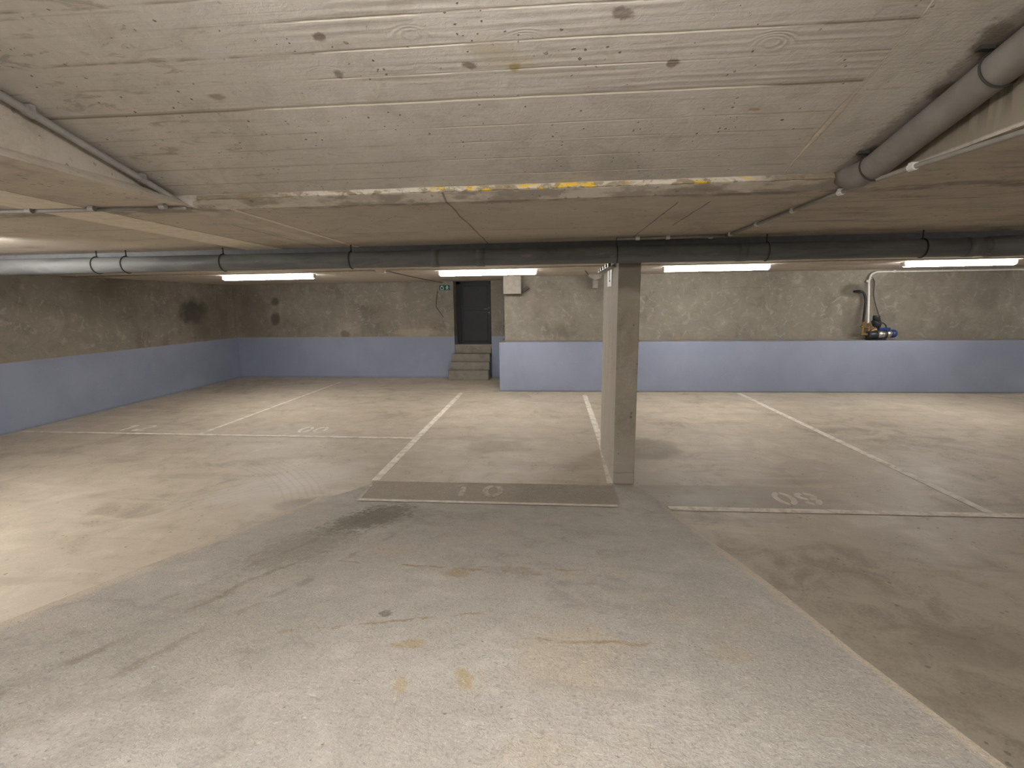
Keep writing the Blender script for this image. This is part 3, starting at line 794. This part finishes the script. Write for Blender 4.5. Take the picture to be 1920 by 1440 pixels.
t = thing('cable_bracket', 'silver bolted cable bracket along the top of the pillar beside white plate', 'bracket', (0.60, 5.2, 2.10))
b = NB(); box(b, (-.03, -.46, -.012), (.034, .52, -.004), .002); box(b, (-.03, -.46, -.012), (-.024, .52, .03), .002); ch = link('channel', b, M['galv'], t)
for k in range(4):
    b = NB(); yk = -.3 + .22 * k
    tube(b, [(-.024, yk, .012), (-.042, yk, .012)], .016, 8); link('bolt', b, M['white' if k % 2 else 'blackpl'], ch)
b = NB(); tube(b, smooth_path([(-.02, -.42, .0), (-.03, -.50, .03), (-.05, -.48, .10), (-.06, -.44, .15)]), .013, 8); link('cable_end', b, M['black'], t, True)

# concrete corbel, dark solid in place of a hole, and bracket on the upper wall
b = NB()
box(b, (-0.90, 9.72, 1.946), (-0.545, LEDGE_Y + .01, zc(-.7) + .005), .006)
tag(link('concrete_corbel', b, M['block']), 'square concrete corbel on the upper wall right of the dark door', 'corbel')
b = NB()
pr = [(-.545, 1.96), (-.50, 2.06), (-.44, 2.10), (-.39, 2.06), (-.47, 2.0)]
fr = [b.verts.new((x, 9.86, z)) for x, z in pr]; bk = [b.verts.new((x, LEDGE_Y + .01, z)) for x, z in pr]
b.faces.new(fr); b.faces.new(bk[::-1])
for i in range(5): b.faces.new((fr[i], fr[(i + 1) % 5], bk[(i + 1) % 5], bk[i]))
tag(link('hole_stand_in', b, M['dark']), 'dark anchor sticking out beside the square corbel', 'stand_in')  # the dark hole beside the corbel, drawn as a dark solid
t = thing('wall_bracket', 'pale hooked concrete stub on the wall just left of the pillar top', 'bracket', (0.9, 9.9, 2.2))
b = NB()
pr = [(-.14, .11), (.15, .11), (.12, .03), (.0, -.01), (-.03, .02), (-.10, .05)]
fr = [b.verts.new((x, -.2, z)) for x, z in pr]; bk = [b.verts.new((x, .11, z)) for x, z in pr]
b.faces.new(fr); b.faces.new(bk[::-1])
for i in range(6): b.faces.new((fr[i], fr[(i + 1) % 6], bk[(i + 1) % 6], bk[i]))
link('stub', b, M['block'], t)
b = NB(); box(b, (-.02, -.06, -.16), (.08, .11, .0), .01); link('haunch', b, M['block'], t)

# ------------------------------------------------------------------ batten lamps
def make_lamp(label, x0, x1, y, zt, slope=0.0, group='glowing batten lamps along the bays'):
    cx = (x0 + x1) / 2; L = x1 - x0
    t = thing('batten_lamp', label, 'lamp', (cx, y, zt), group)
    t.rotation_euler = (slope, 0 if slope else -math.atan(0.005), 0)
    b = NB(); box(b, (-L / 2 + .02, -.035, -.028), (L / 2 - .02, .035, -.002), .004); link('housing', b, M['white'], t)
    b = NB()
    seg, rings = 14, []
    for x in (-L / 2 + .03, L / 2 - .03):
        rings.append([b.verts.new((x, .05 * cos(pi + pi * k / seg), -.026 + .055 * sin(pi + pi * k / seg))) for k in range(seg + 1)])
    for k in range(seg): b.faces.new((rings[0][k], rings[0][k + 1], rings[1][k + 1], rings[1][k]))
    b.faces.new(rings[0][::-1]); b.faces.new(rings[1]); b.faces.new((rings[0][0], rings[1][0], rings[1][seg], rings[0][seg]))
    link('diffuser', b, M['lamp'], t)
    for s in (-1, 1):
        b = NB(); xa = s * (L / 2 - .03)
        box(b, (xa, -.045, -.075), (xa + s * .03, .045, -.003), .008); link('end_cap', b, M['white'], t)
    return t
LY = 7.98
make_lamp('leftmost glowing batten lamp, on the ceiling left of the junction box', -5.53, -3.91, LY, zc(-4.7))
make_lamp('glowing batten lamp on the ceiling in front of the dark door', -1.80, -.18, LY, zc(-1.0))
make_lamp('glowing batten lamp on the ceiling just right of the concrete pillar', 1.81, 3.45, LY, zc(2.6))
make_lamp('glowing batten lamp on the ceiling above the water pump, at the right edge', 5.40, 7.02, LY, zc(6.2))
make_lamp('added batten fill lamp at the right end of the row along the bays, out of view', 10.0, 11.4, LY, zc(10.7), 0, 'lamps outside the view')  # unseen lamp added to brighten the far right of the blue plinth
make_lamp('batten lamp on the low ceiling left of the ramp, out of view', -5.75, -4.15, 3.3, zc(-5.0), 0, 'lamps outside the view')
make_lamp('added batten fill lamp on the low ceiling right of the ramp, out of view', 5.2, 6.8, 0.2, zc(6), 0, 'lamps outside the view')  # added out of view to lift the ambient light on the right
make_lamp('added batten fill lamp on the low ceiling beside the ramp, nearer the rear wall, out of view', -4.9, -3.3, 1.2, zc(-4.1), 0, 'lamps outside the view')  # unseen, put in to light the pillar's left face and the left floor
make_lamp('batten lamp on the sloping ceiling behind the viewpoint', -1.0, 0.6, 0.55, zr(-.2, 0.55) - .27, -math.atan(.25), 'lamps outside the view')
make_lamp('added batten fill lamp higher up the sloping ceiling behind the viewpoint', -1.0, 0.6, -1.6, zr(-.2, -1.6) - .10, -math.atan(.25), 'lamps outside the view')  # extra unseen lamp, added as fill over the ramp

# ------------------------------------------------------------------ conduits and cables
def conduit(name, label, cat, runs, r, mat, clips=(), clipmat='white', base=None, clipr=1.5):
    t = thing(name, label, cat, runs[0][0])
    o = Vector(runs[0][0])
    for pts in runs:
        b = NB(); tube(b, [Vector(p) - o for p in pts], r, 10); link('tube', b, M[mat], t, True)
    for p, ax in clips:
        b = NB(); p = Vector(p) - o; ax = Vector(ax).normalized()
        tube(b, [p - ax * .016, p + ax * .016], r * clipr, 10)
        box(b, p + Vector((-r * 1.3, -.010, 0)), p + Vector((r * 1.3, .010, r * 1.6)))
        link('clip', b, M[clipmat], t)
    return t
zz = lambda x, d: zc(x) - d
conduit('ceiling_conduit', 'pale conduit running along the ceiling just behind the grey drain pipe', 'conduit',
        [[(x, 6.66, zz(x, .017)) for x in (-7.6, -4, 0, 4, 9)]], .016, 'conduit')
conduit('lamp_conduit', 'thin pale conduit on the ceiling linking the batten lamps', 'conduit',
        [[(x, 7.40, zz(x, .014)) for x in (-7.6, -4, -2.66)], [(x, 7.40, zz(x, .014)) for x in (-2.48, -1, 0.5, 3, 5.4, 8)]], .013, 'conduit')
rx = 1.467
conduit('right_conduit', 'grey conduit with white clips running from right recess edge towards the drain pipe', 'conduit',
        [[(1.545, REAR_Y + .02, zz(1.5, .017)), (1.545, 1.795, zz(1.5, .017)), (1.487, 2.203, zz(1.5, .017)), (rx, 2.66, zz(rx, .016)), (rx, 4.24, zz(rx, .016))],
         [(rx, 4.24, zz(rx, .016)), (1.2, 4.26, zz(1.2, .016)), (0.58, 4.29, zz(.58, .016))]], .0105, 'darkconduit',
        [((1.487, 2.203, zz(1.5, .017)), (0, 1, 0))] + [((rx, y, zz(rx, .016)), (0, 1, 0)) for y in (2.66, 3.14, 3.65, 4.15)]
        + [((x, 4.27, zz(x, .016)), (1, 0, 0)) for x in (1.35, 1.0, .75)])
conduit('left_cable_duct', 'silver conduit descending along the left top corner of the sloping ceiling', 'conduit',
        [[(CO_T + .045, y, zr(CO_T, y) - .030) for y in (REAR_Y + .02, 0, 1.6, LIP_Y - .03)] + [(CO_T + .09, LIP_Y + .02, zc(CO_T) - .014)]], .0155, 'galv',
        [((CO_T + .045, y, zr(CO_T, y) - .030), (0, 1, -.25)) for y in (0.9, 1.42, 1.86, 2.36)], 'galv', clipr=1.25)
conduit('left_conduit', 'thin grey conduit along the ceiling left of the silver descending conduit', 'conduit',
        [[(-1.94, 2.56, zz(-1.9, .013)), (-2.4, 2.53, zz(-2.4, .013)), (-3.0, 2.50, zz(-3, .013)), (-5, 2.51, zz(-5, .013)), (-7.6, 2.52, zz(-7.6, .013))]], .010, 'darkconduit',
        [((x, 2.495, zz(x, .013)), (1, 0, 0)) for x in (-2.02, -2.42, -2.78, -3.3)], 'galv')
t = thing('junction_box', 'small pale junction box on the ceiling between the two left lamps', 'junction box', (-2.57, 7.42, zc(-2.57)))
b = NB()
for zt, s in ((-.001, .075), (-.05, .045)): pass
top = [b.verts.new((sx * .09, sy * .07, -.001)) for sx, sy in ((-1, -1), (1, -1), (1, 1), (-1, 1))]
low = [b.verts.new((sx * .05, sy * .045, -.05)) for sx, sy in ((-1, -1), (1, -1), (1, 1), (-1, 1))]
b.faces.new(top); b.faces.new(low[::-1])
for i in range(4): b.faces.new((top[i], top[(i + 1) % 4], low[(i + 1) % 4], low[i]))
link('body', b, M['conduit'], t)
for q in (1, -1):
    b = NB(); tube(b, [(q * .06, 0, -.02), (q * .12, 0, -.018)], .012, 8); link('gland', b, M['dark'], t)
conduit('sign_cable', 'thin dark cable sagging from the junction box to the exit sign', 'cable',
        [smooth_path([(-2.48, 7.42, zz(-2.5, .02)), (-2.50, 9.0, zz(-2.5, .03)), (-2.48, 10.4, zz(-2.5, .035)), (-2.46, 11.33, zz(-2.5, .03))])], .007, 'dark',
        [((-2.46, 11.31, zz(-2.5, .03)), (0, 1, 0))])
conduit('loose_wire', 'thin dark loose wire hanging down the wall under the exit sign', 'wire',
        [smooth_path([(-2.60, 11.345, 2.06), (-2.635, 11.345, 1.9), (-2.645, 11.345, 1.70), (-2.57, 11.345, 1.58), (-2.49, 11.345, 1.45)])], .006, 'dark')
conduit('bracket_wire', 'thin dark wire across the ceiling beside the pale hooked stub', 'wire',
        [[(0.62, 8.4, zz(.6, .012)), (0.72, 9.2, zz(.7, .012)), (0.80, 9.96, zz(.8, .012))]], .006, 'dark')

# exit sign
t = thing('exit_sign', 'green emergency exit sign on the wall left of the dark door', 'sign', (-2.43, BACK_Y, 2.138))
b = NB(); box(b, (-.15, -.035, -.08), (.15, .001, .08), .005); link('sign_frame', b, M['signframe'], t)
b = NB(); box(b, (-.128, -.038, -.06), (.128, -.034, .06)); sf = link('sign_face', b, M['green'], t)
def flat(bm, pts, y=-.0405):
    f = bm.faces.new([bm.verts.new((x, y, z)) for x, z in pts])
    r = bmesh.ops.extrude_face_region(bm, geom=[f]); bmesh.ops.translate(bm, verts=[v for v in r['geom'] if isinstance(v, bmesh.types.BMVert)], vec=(0, .003, 0))
b = NB()
flat(b, [(-.10, -.045), (-.088, -.045), (-.088, .02), (-.10, .02)]); flat(b, [(-.035, -.045), (-.023, -.045), (-.023, .02), (-.035, .02)])
flat(b, [(-.10, .02), (-.023, .02), (-.062, .048)]); flat(b, [(-.10, -.045), (-.023, -.045), (-.023, -.034), (-.10, -.034)])
link('door_symbol', b, M['picto'], sf)
b = NB()
cir = lambda cx, cz, r: [(cx + r * cos(2 * pi * k / 12), cz + r * sin(2 * pi * k / 12)) for k in range(12)]
flat(b, cir(.062, .036, .012))
flat(b, [(.045, .022), (.075, .022), (.07, -.008), (.05, -.008)])
flat(b, [(.05, -.006), (.064, -.006), (.045, -.046), (.033, -.046)]); flat(b, [(.058, -.006), (.07, -.006), (.092, -.046), (.080, -.046)])
flat(b, [(.072, .021), (.078, .012), (.104, .0), (.098, .012)]); flat(b, [(.046, .021), (.040, .014), (.026, -.006), (.034, -.004)])
link('running_figure', b, M['picto'], sf)

# ------------------------------------------------------------------ drain pipes
PY, PR = 4.32, 0.073
pz = lambda x: 2.160 + 0.0032 * (x + 0.3)
t = thing('drain_pipe', 'long horizontal grey drain pipe hung under the ceiling in front of the pillar', 'pipe', (0, PY, 0))
b = NB(); tube(b, [(x, 0, pz(x)) for x in (-7.6, -4, -1, 2, 3.52)], PR, 32); link('pipe', b, M['pipe'], t, True)
b = NB(); tube(b, [(3.50, 0, pz(3.5)), (3.66, -.005, pz(3.66) + .002), (4.2, -.06, pz(4.2) + .012), (6.5, -.34, pz(6.5) + .03)], PR, 32); link('pipe', b, M['pipe'], t, True)
b = NB(); tube(b, [(3.545, -.002, pz(3.5)), (3.56, -.002, pz(3.5)), (3.90, -.03, pz(3.9) + .006), (3.92, -.032, pz(3.9) + .006)], [PR, PR + .009, PR + .009, PR], 32); link('socket', b, M['pipe'], t, True)
for x in (-1.0, -.595, 1.62, 3.42):
    b = NB(); tube(b, [(x - .035, 0, pz(x)), (x - .034, 0, pz(x)), (x + .034, 0, pz(x)), (x + .035, 0, pz(x))], [PR, PR + .005, PR + .005, PR], 32); link('coupling', b, M['pipe'], t, True)
for x in (-7.0, -5.6, -4.215, -3.92, -2.97, -1.765, 0.583, 1.826, 3.06, 5.0):
    yo = 0 if x < 3.6 else -.15
    b = NB(); ring(b, (x, yo, pz(x)), (1, 0, 0), PR + .004, .0045, 36, 6)
    tube(b, [(x, yo, pz(x) + PR), (x, yo, zc(x) + .002)], .006, 8); link('hanger', b, M['dark'], t, True)

t = thing('drain_pipe', 'grey drain pipe in the top right corner of the sloping ceiling', 'pipe', (1.466, 0, 0))
b = NB()
pts = [(0, y, zr(1.46, y) - .066) for y in (REAR_Y + .02, 0, 1, 2, 2.40)] + [(-.005, 2.49, zr(1.46, 2.49) - .058), (-.01, 2.56, zr(1.46, 2.56) - .035), (-.015, 2.61, zr(1.46, 2.6) + .0)]
tube(b, pts, .058, 28); link('pipe', b, M['duct'], t, True)
for y in (0.6, 1.83, 2.04, 2.42):
    if y == 2.04: continue
    b = NB(); ring(b, (0, y, zr(1.46, y) - .066), (0, 1, -.25), .062, .004, 32, 6)
    box(b, (-.075, y - .012, zr(1.46, y) - .008), (-.03, y + .012, zr(1.46, y) + .004)); link('clamp', b, M['dark'], t)

# ------------------------------------------------------------------ pump group on the ledge
px, py_, pz0 = 6.25, 9.72, BLUE_Z
t = thing('water_pump', 'small stainless and blue water pump on the ledge under the white pipe', 'pump', (px, py_, pz0))
ax = lambda x, z, y=0: (x, y, z)
def cyl(bm, a, c, r, seg=24): tube(bm, [a, c], r, seg)
b = NB(); tube(b, [ax(-.15, .093), ax(-.14, .093), ax(-.02, .098), ax(.015, .10)], [.062, .083, .085, .082], 28); link('pump_head', b, M['blackpl'], t, True)
b = NB(); cyl(b, ax(.015, .10), ax(.155, .108), .080, 28); link('pump_barrel', b, M['steel'], t, True)
b = NB(); tube(b, [ax(.150, .108), ax(.155, .108), ax(.175, .110), ax(.18, .11)], [.07, .084, .084, .07], 28); link('flange', b, M['blackpl'], t, True)
b = NB(); cyl(b, ax(.175, .112), ax(.285, .118), .068, 28); link('motor', b, M['steel'], t, True)
b = NB(); tube(b, [ax(.28, .118), ax(.285, .118), ax(.335, .120), ax(.36, .121), ax(.372, .122)], [.066, .078, .078, .06, .02], 28); link('fan_cover', b, M['blue'], t, True)
b = NB(); box(b, (.03, -.05, .18), (.235, .05, .235), .01); tb = link('terminal_box', b, M['blue'], t)
b = NB(); box(b, (-.14, -.075, .0), (.16, .075, .022), .004); link('base_plate', b, M['blackpl'], t)
b = NB()
cyl(b, (-.28, 0, .255), (-.09, 0, .235), .022, 16); cyl(b, (-.13, 0, .12), (-.13, 0, .33), .020, 16); cyl(b, (-.24, 0, .10), (-.24, 0, .33), .022, 16)
cyl(b, (-.24, 0, .12), (-.12, 0, .10), .026, 16); cyl(b, (-.09, 0, .16), (-.02, 0, .20), .032, 16); cyl(b, (-.02, 0, .17), (.01, 0, .21), .026, 16)
for x, z in ((-.24, .255), (-.24, .33), (-.13, .30), (-.13, .235)):
    cyl(b, (x, 0, z - .018), (x, 0, z + .018), .031, 6)
link('brass_fitting', b, M['brass'], t)
b = NB(); tube(b, [(-.02, 0, .345), (-.018, 0, .35), (-.018, 0, .455), (-.018, 0, .468)], [.05, .060, .060, .055], 24)
tube(b, [(-.06, 0, .275), (-.02, 0, .30), (.0, 0, .335), (.01, 0, .35)], [.03, .095, .09, .04], 24)
link('pressure_controller', b, M['blackpl'], t, True)
b = NB(); tube(b, smooth_path([(.05, -.02, .33), (.10, -.03, .32), (.145, -.03, .28), (.17, -.02, .23)]), .009, 8); link('lead', b, M['black'], tb, True)

conduit('white_water_pipe', 'white water pipe rising from the pump and bending right along the wall top', 'pipe',
        [[(6.10, 9.74, pz0 + .32), (6.105, 9.74, pz0 + .36), (6.155, 9.93, 2.10)] + smooth_path([(6.16, 9.93, 2.13), (6.185, 9.93, 2.235), (6.28, 9.93, 2.285)], 6) + [(6.8, 9.93, 2.287), (9.0, 9.93, 2.292), (11.4, 9.93, 2.297)]], .017, 'white',
        [((6.14, 9.94, 2.11), (0, 0, 1)), ((6.6, 9.93, 2.287), (1, 0, 0))])
conduit('suction_hose', 'black hose curving from the pump up into the stained wall', 'hose',
        [smooth_path([(6.01, py_, pz0 + .33), (6.03, 9.76, 1.42), (6.08, 9.84, 1.60), (6.10, 9.88, 1.76), (6.06, 9.90, 1.89), (5.99, 9.93, 1.925), (5.94, 10.01, 1.92)])], .022, 'black')
conduit('pump_cable', 'thin dark cable running from the pump controller up to the white pipe', 'cable',
        [smooth_path([(6.155, 9.93, 2.16), (6.22, 9.94, 2.165), (6.27, 9.95, 2.08), (6.28, 9.95, 1.85), (6.34, 9.93, 1.62), (6.40, 9.88, 1.40), (6.37, 9.80, 1.335), (6.30, 9.74, 1.32)])], .009, 'dark',
        [((6.20, 9.945, 2.165), (1, 0, 0))])
bpy.context.view_layer.update()
